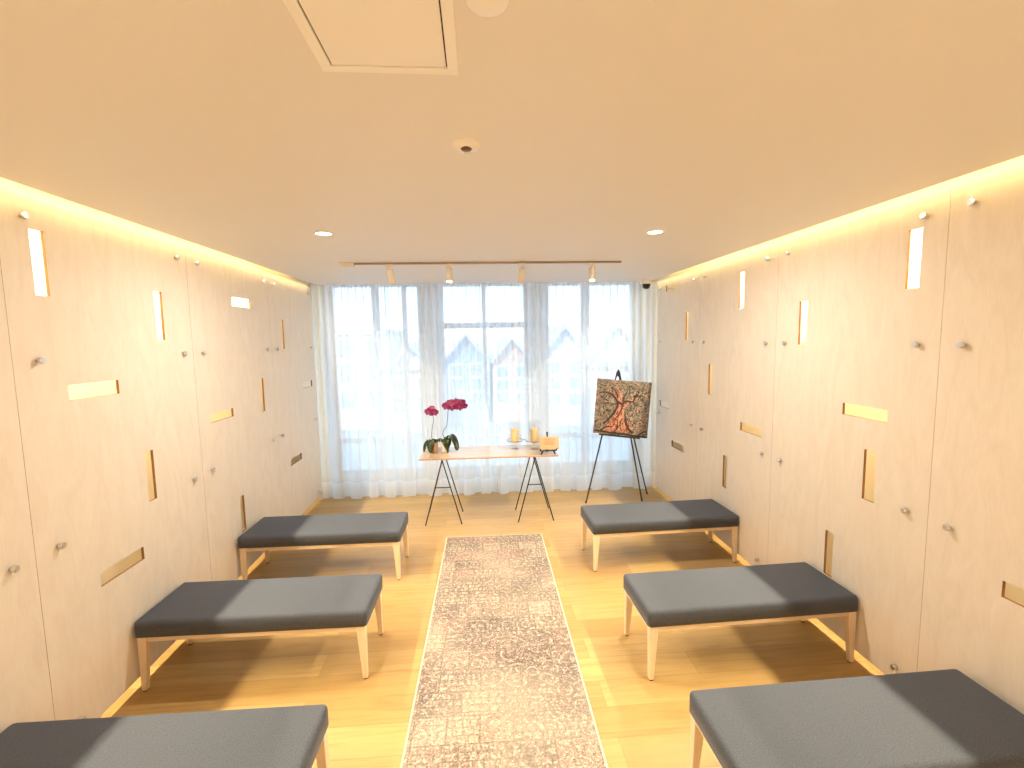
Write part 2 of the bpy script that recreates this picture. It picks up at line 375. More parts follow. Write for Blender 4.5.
# ------------------------------------------------------------------ plywood cladding
def panel(side, ya, yb, holes, bolts, label):
    """one sheet with its cut-outs, standing off the wall; holes: (y0,y1,z0,z1)"""
    g = .0008
    ya += g; yb -= g
    ys = sorted({ya, yb} | {h[0] for h in holes} | {h[1] for h in holes})
    zs = sorted({ZB, ZT} | {h[2] for h in holes} | {h[3] for h in holes})
    xf, xb = (XL, XL-TL) if side < 0 else (XR, XR+TL)
    solid = lambda i, k: 0 <= i < len(ys)-1 and 0 <= k < len(zs)-1 and not any(h[0]-1e-6 <= (ys[i]+ys[i+1])/2 <= h[1] and h[2] <= (zs[k]+zs[k+1])/2 <= h[3] for h in holes)
    idx = {}; vs = []
    def vid(x, i, k):
        if (x, i, k) not in idx: idx[(x, i, k)] = len(vs); vs.append((x, ys[i], zs[k]))
        return idx[(x, i, k)]
    fs = []; mis = []
    for i in range(len(ys)-1):
        for k in range(len(zs)-1):
            if not solid(i, k): continue
            for x in (xf, xb): fs.append([vid(x,i,k), vid(x,i+1,k), vid(x,i+1,k+1), vid(x,i,k+1)]); mis.append(0)
            for a, b_, di, dk in (((i,k),(i+1,k),0,-1), ((i,k+1),(i+1,k+1),0,1), ((i,k),(i,k+1),-1,0), ((i+1,k),(i+1,k+1),1,0)):
                if not solid(i+di, k+dk): fs.append([vid(xf,*a), vid(xf,*b_), vid(xb,*b_), vid(xb,*a)]); mis.append(1)
    mb = MB(); mb.add(vs, fs); mb.mi = mis
    cy = (ya+yb)/2
    mb.v = [(x, y-cy, z) for x, y, z in mb.v]
    o = mb.build('plywood_panel', [M['ply'], M['cut']]); o.location = (0, cy, 0)
    tag(o, label, 'wall panel', 'plywood panels on the left wall' if side < 0 else 'plywood panels on the right wall')
    for y, z in bolts:
        b = MB(); s = -side
        prof = [(.0075,-GAP),(.0075,.012),(.0145,.012),(.0145,.024),(.0125,.027),(.0001,.027)]
        b.lathe(prof, 20, Matrix.Translation((xf, y-cy, z)) @ Matrix.Rotation(s*PI/2, 4, 'Y'), sharp=True)
        b.build('mounting_bolt', M['chrome'], o)
    return o
ZS = (2.49, 1.87, 1.02, .16)
W_ = .074
lb = lambda a, b: [(y, z) for y in (a+.11, b-.11) for z in ZS]
panel(-1, -.38, .858, [], lb(-.38,.858), 'plain plywood panel on left wall beside where the photographer stands')
panel(-1, .858, 2.10, [(1.0,1.3,1.32,1.394),(1.55,1.62,.5,.8)], lb(.858,2.10), 'plywood panel cut off by the left photo edge, beside the nearest left bench')
panel(-1, 2.10, 3.352, [(2.24,2.312,2.158,2.448),(3.005,3.078,1.96,2.255),(2.352,2.665,1.672,1.746),(2.81,2.878,1.013,1.31),(2.42,2.73,.705,.779)], lb(2.10,3.352), 'large left plywood panel with the brightest tall glowing slot near its top')
panel(-1, 3.352, 4.585, [(3.92,4.23,2.23,2.305),(4.30,4.368,1.315,1.615),(3.49,3.815,1.357,1.423),(3.815+.003,3.883,.40,.695)], lb(3.352,4.585), 'left plywood panel behind the farthest left bench, one short glowing slot high up')
panel(-1, 4.585, 5.73, [(4.837,4.892,1.87,2.16),(5.305,5.61,1.42,1.49),(4.86,5.16,.664,.732)], lb(4.585,5.73), 'narrow looking left plywood panel next to the curtain')
panel(1, -.37, .84, [], lb(-.37,.84), 'plain plywood panel on right wall beside where the photographer stands')
panel(1, .84, 2.053, [(1.40,1.715,.812,.884)], lb(.84,2.053), 'plywood panel cut off by the right photo edge, one grey slot low down')
panel(1, 2.053, 3.275, [(2.18,2.256,2.15,2.442),(2.957,3.036,1.86,2.15),(2.31,2.62,1.447,1.517),(2.365,2.447,.985,1.275),(2.638,2.707,.405,.69)], lb(2.053,3.275), 'large right plywood panel with five slots beside the middle right bench')
panel(1, 3.275, 4.465, [(3.705,3.782,2.15,2.447),(4.185,4.257,1.375,1.665),(3.40,3.70,1.137,1.207),(3.89,3.957,.573,.862)], lb(3.275,4.465), 'right plywood panel behind the farthest right bench, a thin glowing slot near its top')
panel(1, 4.465, 5.545, [(4.995,5.29,2.443,2.513),(4.705,4.765,1.888,2.18),(5.155,5.43,1.097,1.17),(4.76,5.068,.686,.756)], lb(4.465,5.545), 'right plywood panel next to curtain and easel with three sideways slots')

LZ = 2.668
# LED strips in the cove slots above the panels
def light(name, kind, energy, col, parent, loc, rot=(0,0,0), **k):
    l = bpy.data.lights.new(name, kind); l.energy = energy; l.color = col
    for a, b in k.items(): setattr(l, a, b)
    o = bpy.data.objects.new(name, l); C.objects.link(o); o.parent = parent; o.location = loc; o.rotation_euler = rot; return o
for s, name in ((-1, 'left'), (1, 'right')):
    ye = 4.7
    ya = -.36; cy = (ya+ye)/2; L_ = ye-ya
    x = XL - .0187 if s < 0 else XR + .0187
    o = thing('cove_light', 'warm LED strip glowing in the ceiling slot along the %s wall' % name, 'light strip', (x, cy, LZ), 0, 'cove light strips')
    h = L_/2
    ch = MB().box(-.006,-h,.003,.006,h,.006).box(-.0065,-h,-.002,-.0055,h,.006).box(.0055,-h,-.002,.0065,h,.006)  # channel sides added to cut off the strip's sideways light
    ch.build('channel', M['white_metal'], o)
    light('led_strip', 'AREA', LED_W, LED, o, (0,0,.0015), (0,0,0), shape='RECTANGLE', size=.0022, size_y=L_)
    for k in range(6):
        yy = -h+.15 + k*(L_-.3)/5
        MB().box(-.003, yy-.01, .006, .003, yy+.01, ZC+.131-LZ).build('clip', M['white_metal'], o)
    # unseen thinner strip added on the ceiling edge to brighten the panel tops
    x = XL + E - .0045 if s < 0 else XR - E + .0045
    t = MB().tube([(x, ya, ZC+.012), (x, 5.6, ZC+.012)], .0028, 6).build('added_edge_light', M['led'])
    tag(t, 'added hidden warm edge strip washing the top of the %s wall panels' % name, 'light strip', 'added edge light strips')
    # unseen second strip added behind the panels to brighten the cut-outs
    xb = WL + .012 if s < 0 else WR - .012
    bo = thing('added_back_light', 'added hidden warm strip glowing through the cut-outs of the %s wall panels' % name, 'light strip', (xb, cy, 2.56), 0, 'added strips behind the panels')
    MB().box(-.012,-h,.0,.012,h,.008).build('channel', M['white_metal'], bo)
    light('led_strip', 'AREA', BACK_W, GOLD, bo, (0,0,-.001), (0,0,0), shape='RECTANGLE', size=.012, size_y=L_)

# ------------------------------------------------------------------ ceiling fittings
hat = thing('access_hatch', 'square ceiling access hatch with white frame near the top of the photo', 'hatch', (-.196, 1.066, ZC))
h = MB(); a0, a1, w = -.166, .166, .026
h.box(a0,a0+.02,-.006,a1,a0+.02+w,.0).box(a0,a1-w+.02,-.006,a1,a1+.02,0).box(a0,a0+.02+w,-.006,a0+w,a1-w+.02,0).box(a1-w,a0+.02+w,-.006,a1,a1-w+.02,0)
h.build('hatch_frame', M['white'], hat, bevel=.0015)
MB().box(a0+w+.0035, a0+.02+w+.0035, -.004, a1-w-.0035, a1-w+.02-.0035, 0).build('hatch_door', m_paint('hatch_paint', (.88,.88,.87), .55), hat)
MB().box(a0+w, a0+.02+w, -.0005, a1-w, a1-w+.02, 0).build('gap', M['dark'], hat)
o = MB().lathe([(.0001,-.012),(.034,-.011),(.041,-.007),(.043,0)], 40).build('ceiling_cover', M['white']); o.location = (.037, .992, ZC)
tag(o, 'round white blank cover on ceiling right of the hatch', 'ceiling cover')
sd = thing('smoke_detector', 'round white detector with dark sensor on the middle of the ceiling', 'detector', (-.02, 1.683, ZC))
MB().lathe([(.0001,-.022),(.030,-.021),(.042,-.013),(.048,-.004),(.048,0)], 40).build('base', M['white'], sd)
MB().lathe([(.0001,-.026),(.017,-.025),(.019,-.022),(.019,-.012)], 24, Matrix.Translation((0,-.013,0))).build('sensor', plain('brown_sensor', (.09,.045,.02), .35), sd)
MB().lathe([(.0001,-.027),(.010,-.026),(.013,-.022),(.013,-.010)], 24, Matrix.Translation((.003,.022,0))).build('test_button', M['white_metal'], sd)
for x, y, lab in ((-0.948, 0.444, 'left added recessed ceiling downlight above the nearest left bench, out of the photo'), (1.175, 0.424, 'right added recessed ceiling downlight above the nearest right bench, out of the photo'), (-0.930, 3.040, 'left round recessed ceiling downlight above the left benches'), (1.162, 3.000, 'right round recessed ceiling downlight above the right benches')):  # the unseen near pair is added to brighten the walls
    d = thing('downlight', lab, 'downlight', (x, y, ZC), 0, 'recessed downlights')
    MB().lathe([(.056,0),(.056,-.004),(.052,-.006),(.046,-.004),(.044,0)], 40, closed=True).build('trim_ring', M['white'], d)
    MB().lathe([(.0001,-.003),(.044,-.002)], 40).build('lens', M['lamp'], d)
    light('bulb', 'AREA', DOWN_W if y > 2 else DOWN_W*.4, (1,.93,.82), d, (0,0,-.006), shape='DISK', size=.07)
tr = thing('light_track', 'thin white lighting track across the ceiling before the curtain', 'track', (0, 4.145, ZC))
yk = lambda x: -.0165*(x-.07)
def along(x0, x1, z0, z1, hw):
    b = MB(); ang = math.atan(-.0165)
    m = Matrix.Translation(((x0+x1)/2, yk((x0+x1)/2), 0)) @ Matrix.Rotation(ang, 4, 'Z')
    return b.box(-(x1-x0)/2, -hw, z0, (x1-x0)/2, hw, z1, m)
rail_m = plain('track_metal', (.36,.27,.19), .4)
along(-1.03, 1.29, -.016, 0, .011).build('rail', rail_m, tr)
along(-1.155, -1.03, -.036, 0, .022).build('power_box', M['white_metal'], tr, bevel=.002)
heads = [(-.735, 14, -12, 'spot_off', 'first track spotlight from the left, tilted to the right'), (-.225, -18, 0, 'spot', 'second track spotlight from the left, lamp glowing'),
         (.41, 14, 3, 'spot_off', 'third track spotlight from the left, upright and dull'), (1.03, -18, 4, 'spot', 'rightmost track spotlight, lamp glowing beside the dome camera')]
for x, ax, ay, lens, lab in heads:
    t = thing('track_spotlight', lab, 'spotlight', (x, 4.145+yk(x), ZC-.016), 0, 'spotlights on the ceiling track')
    MB().box(-.028,-.015,-.020,.028,.015,0).build('adapter', M['white_metal'], t, bevel=.002)
    MB().tube([(0,0,-.02),(0,0,-.052)], .008, 12).build('stem', M['white_metal'], t)
    mm = Matrix.Translation((0,0,-.052)) @ Euler((math.radians(ax), math.radians(ay), 0)).to_matrix().to_4x4()
    MB().lathe([(.0001,.012),(.026,.012),(.029,.008),(.029,-.108),(.026,-.110),(.024,-.100)], 32, mm).build('lamp_can', M['white_metal'], t)
    MB().lathe([(.0001,-.103),(.0245,-.103)], 32, mm).build('lens', M[lens], t)
    if lens == 'spot':
        light('bulb', 'SPOT', 40, (1,.8,.52), t, mm @ Vector((0,0,-.118)), (math.radians(ax), math.radians(ay), 0), spot_size=math.radians(70), spot_blend=.7, shadow_soft_size=.025)
cm = thing('dome_camera', 'small white dome security camera in right back corner of the ceiling', 'camera', (2.01, 5.46, ZC))
MB().lathe([(.0001,-.052),(.056,-.052),(.068,-.046),(.071,0)], 36).build('ceiling_mount', M['white'], cm)
MB().lathe([(.0001,-.112),(.022,-.108),(.038,-.095),(.046,-.075),(.047,-.052)], 30, Matrix.Translation((.002,-.008,0))).build('dome', plain('smoked_dome', (.015,.015,.017), .12), cm)

# ------------------------------------------------------------------ sheer curtains
def curtain(x0, x1, seed, label):
    rnd = random.Random(seed)
    per = .083; n = int(round((x1-x0)/per)); per = (x1-x0)/n; q = 14; rows = 26
    z1, z0 = ZC-.002, .012
    jit = [rnd.uniform(-.25,.25) for _ in range(n+2)]; am = [rnd.uniform(.6,1.35) for _ in range(n+2)]; ov = [rnd.uniform(.15,.62) for _ in range(n+2)]
    ph = [rnd.uniform(0, 6.28) for _ in range(4)]
    def P(i, t):                                        # t: 0 at the top, 1 at the floor
        u = i/q; k = int(u); f = u-k; sm = f*f*(3-2*f)
        A = (am[k]*(1-sm)+am[min(k+1,n)]*sm); O = ov[k]*(1-sm)+ov[min(k+1,n)]*sm; J = jit[k]*(1-sm)+jit[min(k+1,n)]*sm
        th = 2*PI*u
        s = x0 + u*per
        big = math.sin(2*PI*s/.235+ph[0]+1.3*math.sin(s*5+ph[1]))
        tt = t**1.3; depth = .027*A*(1 - .72*tt)
        edge = min(1, u/1.2, (n-u)/1.2)
        x = s - edge*(per*.30*O*(1-.45*tt))*math.sin(2*th) - edge*.035*tt*math.sin(2*(2*PI*s/.235+ph[0]+1.3*math.sin(s*5+ph[1]))) + edge*J*per*.35 + .012*t*t*math.sin(s*9+ph[3])*edge
        y = 5.70 - .018*s + depth*math.sin(th) + .040*tt*big
        return x, y
    mb = MB(); cols = n*q+1; vs = []; fs = []
    for r in range(rows+1):
        t = r/rows
        for i in range(cols):
            x, y = P(i, t)
            z = z1 + (z0-z1)*t + (.006*math.sin(x*14+ph[1]) if r == rows else 0)
            vs.append((x, y, z))
    for r in range(rows):
        for i in range(cols-1): fs.append((r*cols+i, r*cols+i+1, (r+1)*cols+i+1, (r+1)*cols+i))
    hr = 24                                             # rows below this are the doubled hem
    cur = [f for f in fs if f[0]//cols < hr]; hem = [f for f in fs if f[0]//cols >= hr]
    o = MB().add(vs[:(hr+1)*cols], cur, True).build('sheer_curtain', M['sheer'])
    tag(o, label, 'curtain', 'sheer curtains over the window wall')
    hv = vs[hr*cols:]
    MB().add(hv, [tuple(i-hr*cols for i in f) for f in hem], True).build('hem', M['hem'], o)
    return o
curtain(XL-.02, .215, 3, 'left half of the white sheer curtain, behind the orchids')
curtain(.222, XR+.05, 8, 'right half of the white sheer curtain, behind the easel')

# ------------------------------------------------------------------ benches
def cushion_mesh(L, D, z0, z1):
    """box cushion with soft crowned top"""
    nx, ny, r = 26, 12, .028
    vs = []; fs = []
    bm = bmesh.new()
    bmesh.ops.create_cube(bm, size=1)
    for v in bm.verts: v.co = Vector((v.co.x*L, v.co.y*D, (z0+z1)/2 + v.co.z*(z1-z0)))
    top = [e for e in bm.edges if all(v.co.z > (z0+z1)/2 for v in e.verts)] + [e for e in bm.edges if abs(e.verts[0].co.z-e.verts[1].co.z) > .01]
    bmesh.ops.bevel(bm, geom=top, offset=.024, segments=5, affect='EDGES', profile=.5)
    me = bpy.data.meshes.new('cushion'); 
    for f in bm.faces: f.smooth = True
    bmesh.ops.recalc_face_normals(bm, faces=bm.faces)
    bm.to_mesh(me); bm.free(); me.materials.append(M['fabric']); return me
BL, BD = 1.265, .442
def make_bench(label):
    t = thing('bench', label, 'bench', (0,0,0), 0, 'upholstered benches in two rows')
    hl, hd = BL/2, BD/2
    me = cushion_mesh(BL, BD, .325, .417)
    c = bpy.data.objects.new('cushion', me); C.objects.link(c); c.parent = t
    f = MB()
    i = .014
    for x0, y0, x1, y1 in ((-hl+i,-hd+i,hl-i,-hd+i+.022), (-hl+i,hd-i-.022,hl-i,hd-i), (-hl+i,-hd+i+.022,-hl+i+.022,hd-i-.022), (hl-i-.022,-hd+i+.022,hl-i,hd-i-.022)):
        f.box(x0, y0, .293, x1, y1, .326)
    f.build('apron', M['beech_x'], t)
    for sx in (-1, 1):
        for sy in (-1, 1):
            l = MB()
            ox, oy = sx*(hl-.011), sy*(hd-.008)
            bw, tw = .026, .052
            bx = sorted((ox, ox-sx*bw)); by = sorted((oy, oy-sy*bw)); tx = sorted((ox, ox-sx*tw)); ty = sorted((oy, oy-sy*.042))
            l.taper((bx[0],by[0],bx[1],by[1],.006), (tx[0],ty[0],tx[1],ty[1],.325))
            leg = l.build('leg', M['beech'], t, bevel=.003, seg=2)
            MB().box(bx[0]+.003, by[0]+.003, 0, bx[1]-.003, by[1]-.003, .007).build('foot_pad', M['dark'], leg)
    return t
spots = [  # centre x, front y, back y, turn
    (-1.280, 3.668, .0, -.9, 'charcoal bench at the left wall farthest from the viewer, by the curtain'),
    (-1.288, 2.560, .0, -1.0, 'charcoal bench in the middle of the left row'),
    (-1.295, 1.458, .0, -.9, 'charcoal bench at the lower left, cut off by the photo edge'),
    (1.540, 3.634, .0, 1.2, 'charcoal bench at the right wall farthest from the viewer, in front of the easel'),
    (1.540, 2.392, .0, 1.2, 'charcoal bench in the middle of the right row'),
    (1.508, 1.382, .0, .6, 'charcoal bench at the lower right corner, cut off by the photo edge')]
first = None
for x, yf, _, a, lab in spots:
    loc = (x, yf + BD/2, 0)
    if first is None:
        first = make_bench(lab); first.location = loc; first.rotation_euler.z = math.radians(a)
    else:
        copy_thing(first, loc, math.radians(a), lab)

# ------------------------------------------------------------------ runner rug
rug = thing('runner_rug', 'long faded patchwork runner rug down the middle of the floor', 'rug', (.09, 2.6, 0), 0)
rb = MB(); x0, x1, y0, y1 = -.470, .470, -1.9, 1.835
rb.box(x0+.011, y0+.011, .0005, x1-.011, y1-.011, .008).build('pile', M['rug'], rug)
bd = MB()
for b in ((x0,y0,x1,y0+.011),(x0,y1-.011,x1,y1),(x0,y0+.011,x0+.011,y1-.011),(x1-.011,y0+.011,x1,y1-.011)): bd.box(b[0],b[1],.0005,b[2],b[3],.0075)
bd.build('binding', M['binding'], rug, bevel=.002)
rug.rotation_euler.z = math.radians(-1.2)

# ------------------------------------------------------------------ trestle table and what stands on it
TZ = .712
tb = thing('trestle_table', 'pale wooden trestle table with thin black steel A-frame legs', 'table', (0,0,0))
mt = Matrix.Translation((.105, 5.02, 0)) @ Matrix.Rotation(math.radians(-1.0), 4, 'Z')
MB().box(-.728, -.26, TZ-.017, .728, .26, TZ, mt).build('tabletop', [M['top']], tb, bevel=.002)
ed = MB()
ed.box(-.7275, -.2612, TZ-.0165, .7275, -.2602, TZ-.003, mt)
ed.build('edge_band', M['edge'], tb)
for cx, fx in ((-.390, (-.578, -.200)), (.583, (.394, .771))):
    t = MB(); r = .0065; zt = TZ-.024
    yf, yb = 4.755 - .0165*cx, 5.115 - .0165*cx
    af, ab = (cx, yf+.03, zt), (cx, yb-.01, zt)
    for ap, y in ((af, yf), (ab, yb)):
        for x in fx: t.tube([(x, y, r*.5), ap], r, 8)
        k = .58; l = Vector((fx[0], y, 0)).lerp(Vector(ap), k); q = Vector((fx[1], y, 0)).lerp(Vector(ap), k)
        if y == yf: t.tube([l, q], r*.8, 8)
    t.tube([af, ab], r, 8)
    t.build('trestle', M['black'], tb)

def leaf(pts, w, parent):
    """arching strap leaf: pts along the midrib, w half width"""
    mb = MB(); vs = []; n = len(pts); P = [Vector(p) for p in pts]
    # smooth the midrib
    Q = []
    for i in range((n-1)*5+1):
        u = i/5; k = min(int(u), n-2); f = u-k
        p0, p1, p2, p3 = P[max(k-1,0)], P[k], P[k+1], P[min(k+2,n-1)]
        Q.append(.5*((2*p1)+(-p0+p2)*f+(2*p0-5*p1+4*p2-p3)*f*f+(-p0+3*p1-3*p2+p3)*f**3))
    m = len(Q); fs = []
    for i, p in enumerate(Q):
        t = (Q[min(i+1,m-1)]-Q[max(i-1,0)]).normalized()
        d = Vector((t.x, t.y, 0)); side = Vector((0,0,1)).cross(d).normalized() if d.length > .05 else vs_side
        vs_side = side; nrm = t.cross(side).normalized()
        if nrm.z < 0 and abs(t.z) < .9: nrm = -nrm
        f = i/(m-1); ww = w*max(.05, math.sin(PI*min(1, f*.86+.14))**.6)
        for k in (-1, -.5, 0, .5, 1): vs.append(p + side*ww*k + nrm*(-.010*(1-abs(k))))
        for k in (-1, -.5, 0, .5, 1): vs.append(p + side*ww*k*.98 + nrm*(-.010*(1-abs(k))-.0025))
    for i in range(m-1):
        for k in range(4):
            a = i*10+k; fs += [(a, a+1, a+11, a+10), (a+5, a+15, a+16, a+6)]
        fs += [(i*10, i*10+10, i*10+15, i*10+5), (i*10+4, i*10+9, i*10+19, i*10+14)]
    fs += [(0,5,6,1),(1,6,7,2),(2,7,8,3),(3,8,9,4)]
    e = (m-1)*10; fs += [(e+k, e+k+1, e+k+6, e+k+5) for k in range(4)]
    mb.add(vs, fs, True); return mb.build('leaf', M['leaf'], parent)
def flower(c, face, size, parent, roll=0):
    """five rounded petals and a lip"""
    q = Vector(face).normalized().to_track_quat('Z', 'Y').to_matrix().to_4x4()
    mm = Matrix.Translation(c) @ q @ Matrix.Rotation(roll, 4, 'Z')
    mb = MB()
    for k, (ang, L, W) in enumerate(((90,.50,.40),(18,.54,.62),(162,.54,.62),(234,.48,.38),(306,.48,.38))):
        a = math.radians(ang); ux = Vector((math.cos(a), math.sin(a), 0)); uy = Vector((-math.sin(a), math.cos(a), 0))
        vs = [Vector((0,0,0))]; nr = 4; na = 14
        for r in range(1, nr+1):
            for j in range(na):
                b = 2*PI*j/na; rr = r/nr
                p = ux*(L*.5 + L*.5*math.cos(b)*rr) + uy*(W*.5*math.sin(b)*rr)
                vs.append(p*size + Vector((0,0,size*(.10*(p.length/.5)**2*(1 if k % 2 else .4) + .004*k))))
        vs[0] = ux*L*.5*size + Vector((0,0,size*(.03+.004*k)))
        fs = [(0, 1+j, 1+(j+1)%na) for j in range(na)]
        for r in range(nr-1):
            for j in range(na): fs.append((1+r*na+j, 1+(r+1)*na+j, 1+(r+1)*na+(j+1)%na, 1+r*na+(j+1)%na))
        mb.add([mm @ v for v in vs], fs, True)
    o = mb.build('flower', M['petal'], parent)
    l = MB().lathe([(.0001,.16*size),(.05*size,.14*size),(.085*size,.06*size),(.04*size,.0)], 12, mm @ Matrix.Translation((0,-.06*size,.02*size)))
    l.build('lip', M['lip'], o); return o
def orchid(loc, label, potmat, leaves, stem, flowers):
    o = thing('potted_orchid', label, 'orchid', loc, 0, 'orchids on the trestle table')
    p = MB().lathe([(.0001,0),(.036,0),(.038,.004),(.047,.108),(.049,.112),(.046,.114),(.043,.108),(.041,.096),(.0001,.096)], 32).build('pot', M[potmat], o)
    MB().lathe([(.041,.0965),(.03,.102),(.0001,.104)], 20).build('soil', M['soil'], p)
    for pts, w in leaves: leaf(pts, w, o)
    st = MB(); st.tube(stem, .0035, 8); st.build('stem', M['stem'], o)
    for c, face, s, r in flowers: flower(c, face, s, o, r)
    return o
orchid((-.492, 5.05, TZ), 'smaller magenta orchid with a short stem, leftmost on the table', 'pot_peach',
    [([(0,-.01,.10),(-.045,-.03,.140),(-.085,-.055,.105),(-.105,-.07,.025)], .040),
     ([(-.005,-.015,.10),(-.02,-.055,.150),(-.03,-.082,.10),(-.03,-.088,.012)], .046),
     ([(.005,.01,.10),(.03,.05,.135),(.06,.09,.10)], .032),
     ([(0,.01,.10),(-.03,.05,.14),(-.06,.09,.11)], .028)],
    [(-.012,.0,.09),(-.022,-.002,.19),(-.012,-.01,.27),(.004,-.012,.34),(.002,-.012,.42)],
    [((-.045,-.02,.452),(-.25,-1,.05),.085,.1), ((.018,-.03,.446),(.3,-1,.1),.085,-.2), ((-.012,-.015,.482),(0,-1,.5),.075,.3), ((-.02,.012,.425),(-.3,-.9,-.2),.06,0)])
orchid((-.380, 5.065, TZ), 'taller magenta orchid with an arching flower spray, second from the table left end', 'pot_white',
    [([(0,-.01,.10),(.02,-.05,.16),(.035,-.085,.10),(.045,-.092,.008)], .056),
     ([(0,-.005,.10),(.055,-.02,.19),(.10,-.05,.17),(.135,-.085,.09),(.14,-.095,.03)], .046),
     ([(0,-.01,.10),(-.03,-.02,.15),(-.065,-.03,.145),(-.092,-.035,.14)], .026),
     ([(0,.01,.10),(.03,.05,.15),(.06,.10,.12)], .034)],
    [(0,0,.09),(.0,-.005,.165),(-.014,-.01,.20),(-.006,-.015,.235),(.032,-.02,.29),(.044,-.02,.36),(.05,-.02,.45),(.09,-.03,.52),(.16,-.04,.545),(.215,-.045,.515)],
    [((.035,-.035,.508),(-.4,-1,0),.095,.1), ((.085,-.055,.540),(-.1,-1,.3),.095,-.2), ((.10,-.045,.498),(0,-1,-.1),.09,.4), ((.145,-.06,.548),(.1,-1,.3),.095,.1),
     ((.175,-.065,.505),(.2,-1,0),.10,-.3), ((.205,-.05,.542),(.5,-1,.2),.085,.2), ((.235,-.05,.505),(.7,-.8,0),.07,0)])

def candle_holder(x, y, turn, lab_h, lab_c):
    o = thing('hurricane_holder', lab_h, 'candle holder', (x, y, TZ), turn, 'glass candle holders on the table')
    t = .0025
    prof = [(.045,.0),(.050,.004),(.060,.03),(.080,.075),(.084,.090),(.080,.110),(.074,.20),(.073,.315),
            (.073-t,.315),(.074-t,.20),(.080-t,.110),(.084-t,.090),(.080-t,.077),(.060-t,.034),(.0001,.030)]
    MB().lathe([(.0001,0)]+prof, 40).build('glass', M['glass'], o)
    g = MB(); n = 48
    g.tube([((.094)*math.cos(2*PI*k/n), .094*math.sin(2*PI*k/n), .098) for k in range(2, n-1)], .004, 8)
    g.tube([(.094*math.cos(.26), .094*math.sin(.26), .098), (.115, .03, .100)], .003, 8)
    for a in (.6, 2.6, 4.6):
        g.tube([(.094*math.cos(a), .094*math.sin(a), .098), (.08*math.cos(a), .08*math.sin(a), .085)], .002, 6)
    g.build('metal_ring', M['ring'], o)
    c = thing('pillar_candle', lab_c, 'candle', (x, y, TZ+.030), 0, 'pillar candles in glass holders')
    MB().lathe([(.0001,.045),(.042,.045),(.044,.048),(.044,.195),(.041,.199),(.030,.196),(.0001,.194)], 32).build('wax', M['wax'], c)
    MB().tube([(0,0,.193),(.001,0,.206)], .0012, 6).build('wick', M['wick'], c)
    MB().lathe([(.0001,0),(.050,0),(.050,.004),(.030,.012),(.030,.038),(.044,.044),(.0001,.0455)], 24).build('glass_seat', M['glass'], c)
candle_holder(.398, 5.085, 0, 'left clear glass candle holder with bronze ring', 'left ivory pillar candle in clear glass')
candle_holder(.612, 5.045, 2.6, 'right clear glass candle holder behind the wooden plaque', 'right ivory pillar candle near the wooden plaque')

sx, sy = .722, 4.80
st = thing('tabletop_easel', 'small black table easel holding a wooden plaque on the table right end', 'easel', (sx, sy, TZ))
def hook(s):
    b = MB(); b.tube([(s*.075,-.035,.004),(s*.062,-.03,.03),(s*.050,-.022,.045),(s*.064,-.036,.044),(s*.086,-.049,.052),(s*.088,-.053,.070)], [.008,.009,.008,.008,.0075,.006], 8); return b
for s in (-1, 1): hook(s).build('front_leg', M['blackwood'], st)
MB().tube([(-.055,-.02,.043),(0,-.017,.038),(.055,-.02,.043)], .0075, 8).build('ledge', M['blackwood'], st)
MB().tube([(0,-.012,.036),(0,.035,.205),(0,.037,.222),(0,.0385,.233)], [.008,.008,.012,.004], 10).build('back_post', M['blackwood'], st)
MB().tube([(0,.03,.185),(0,.085,.004)], .006, 8).build('rear_leg', M['blackwood'], st)
mp = Matrix.Translation((sx+.012, sy-.0275, TZ+.056)) @ Matrix.Rotation(math.radians(2.0), 4, 'Y') @ Matrix.Rotation(math.radians(-15), 4, 'X')
pl = MB().box(-.103, -.008, .0, .103, .006, .132, mp).build('wooden_plaque', M['plaque'], bevel=.002)
tag(pl, 'engraved tan wooden plaque on the small black table easel', 'plaque')
en = MB()
for z, a, b_ in ((.106,-.06,.06),(.088,-.045,.045),(.076,-.055,.052),(.064,-.05,.056),(.052,-.055,.045)):
    en.box(a, -.0088, z-.0022, b_, -.0079, z+.0022, mp)
en.build('engraving', M['engraved'], pl)

# ------------------------------------------------------------------ display easel and painting
yaw, lean, roll = -.30, .10, -.078
CC = Vector((1.648, 5.2, 1.12)); CW, CH, CT = .609, .635, .036
Mc = Matrix.Translation(CC) @ Matrix.Rotation(yaw, 4, 'Z') @ Matrix.Rotation(-lean, 4, 'X') @ Matrix.Rotation(-roll, 4, 'Y')
es = thing('display_easel', 'tall thin black tripod easel standing before the right curtain', 'easel', (1.66, 5.3, 0))
def rel(p): return Vector(p) - Vector((1.66, 5.3, 0))
apex = Vector((1.655, 5.37, 1.53))
for foot, off in (((1.234,5.233,.004), -.012), ((1.902,5.225,.004), .012), ((2.049,5.453,.004), 0)):
    a = apex + Vector((off, .012 if off == 0 else 0, 0))
    b = MB().tube([rel(foot), rel(Vector(foot).lerp(a, .6)), rel(a)], [.0085,.0095,.0095], 10)
    lg = b.build('leg', M['blackwood'], es)
    MB().tube([rel(foot)-Vector((0,0,.004)), rel(foot)+Vector((0,0,.018))], .0105, 10).build('foot', M['black'], lg)
MB().tube([rel(apex)-Vector((0,0,.06)), rel(apex)-Vector((0,0,-.0)), rel(apex)+Vector((0,-.004,.02))], [.012,.014,.009], 12).build('head_joint', M['blackwood'], es)
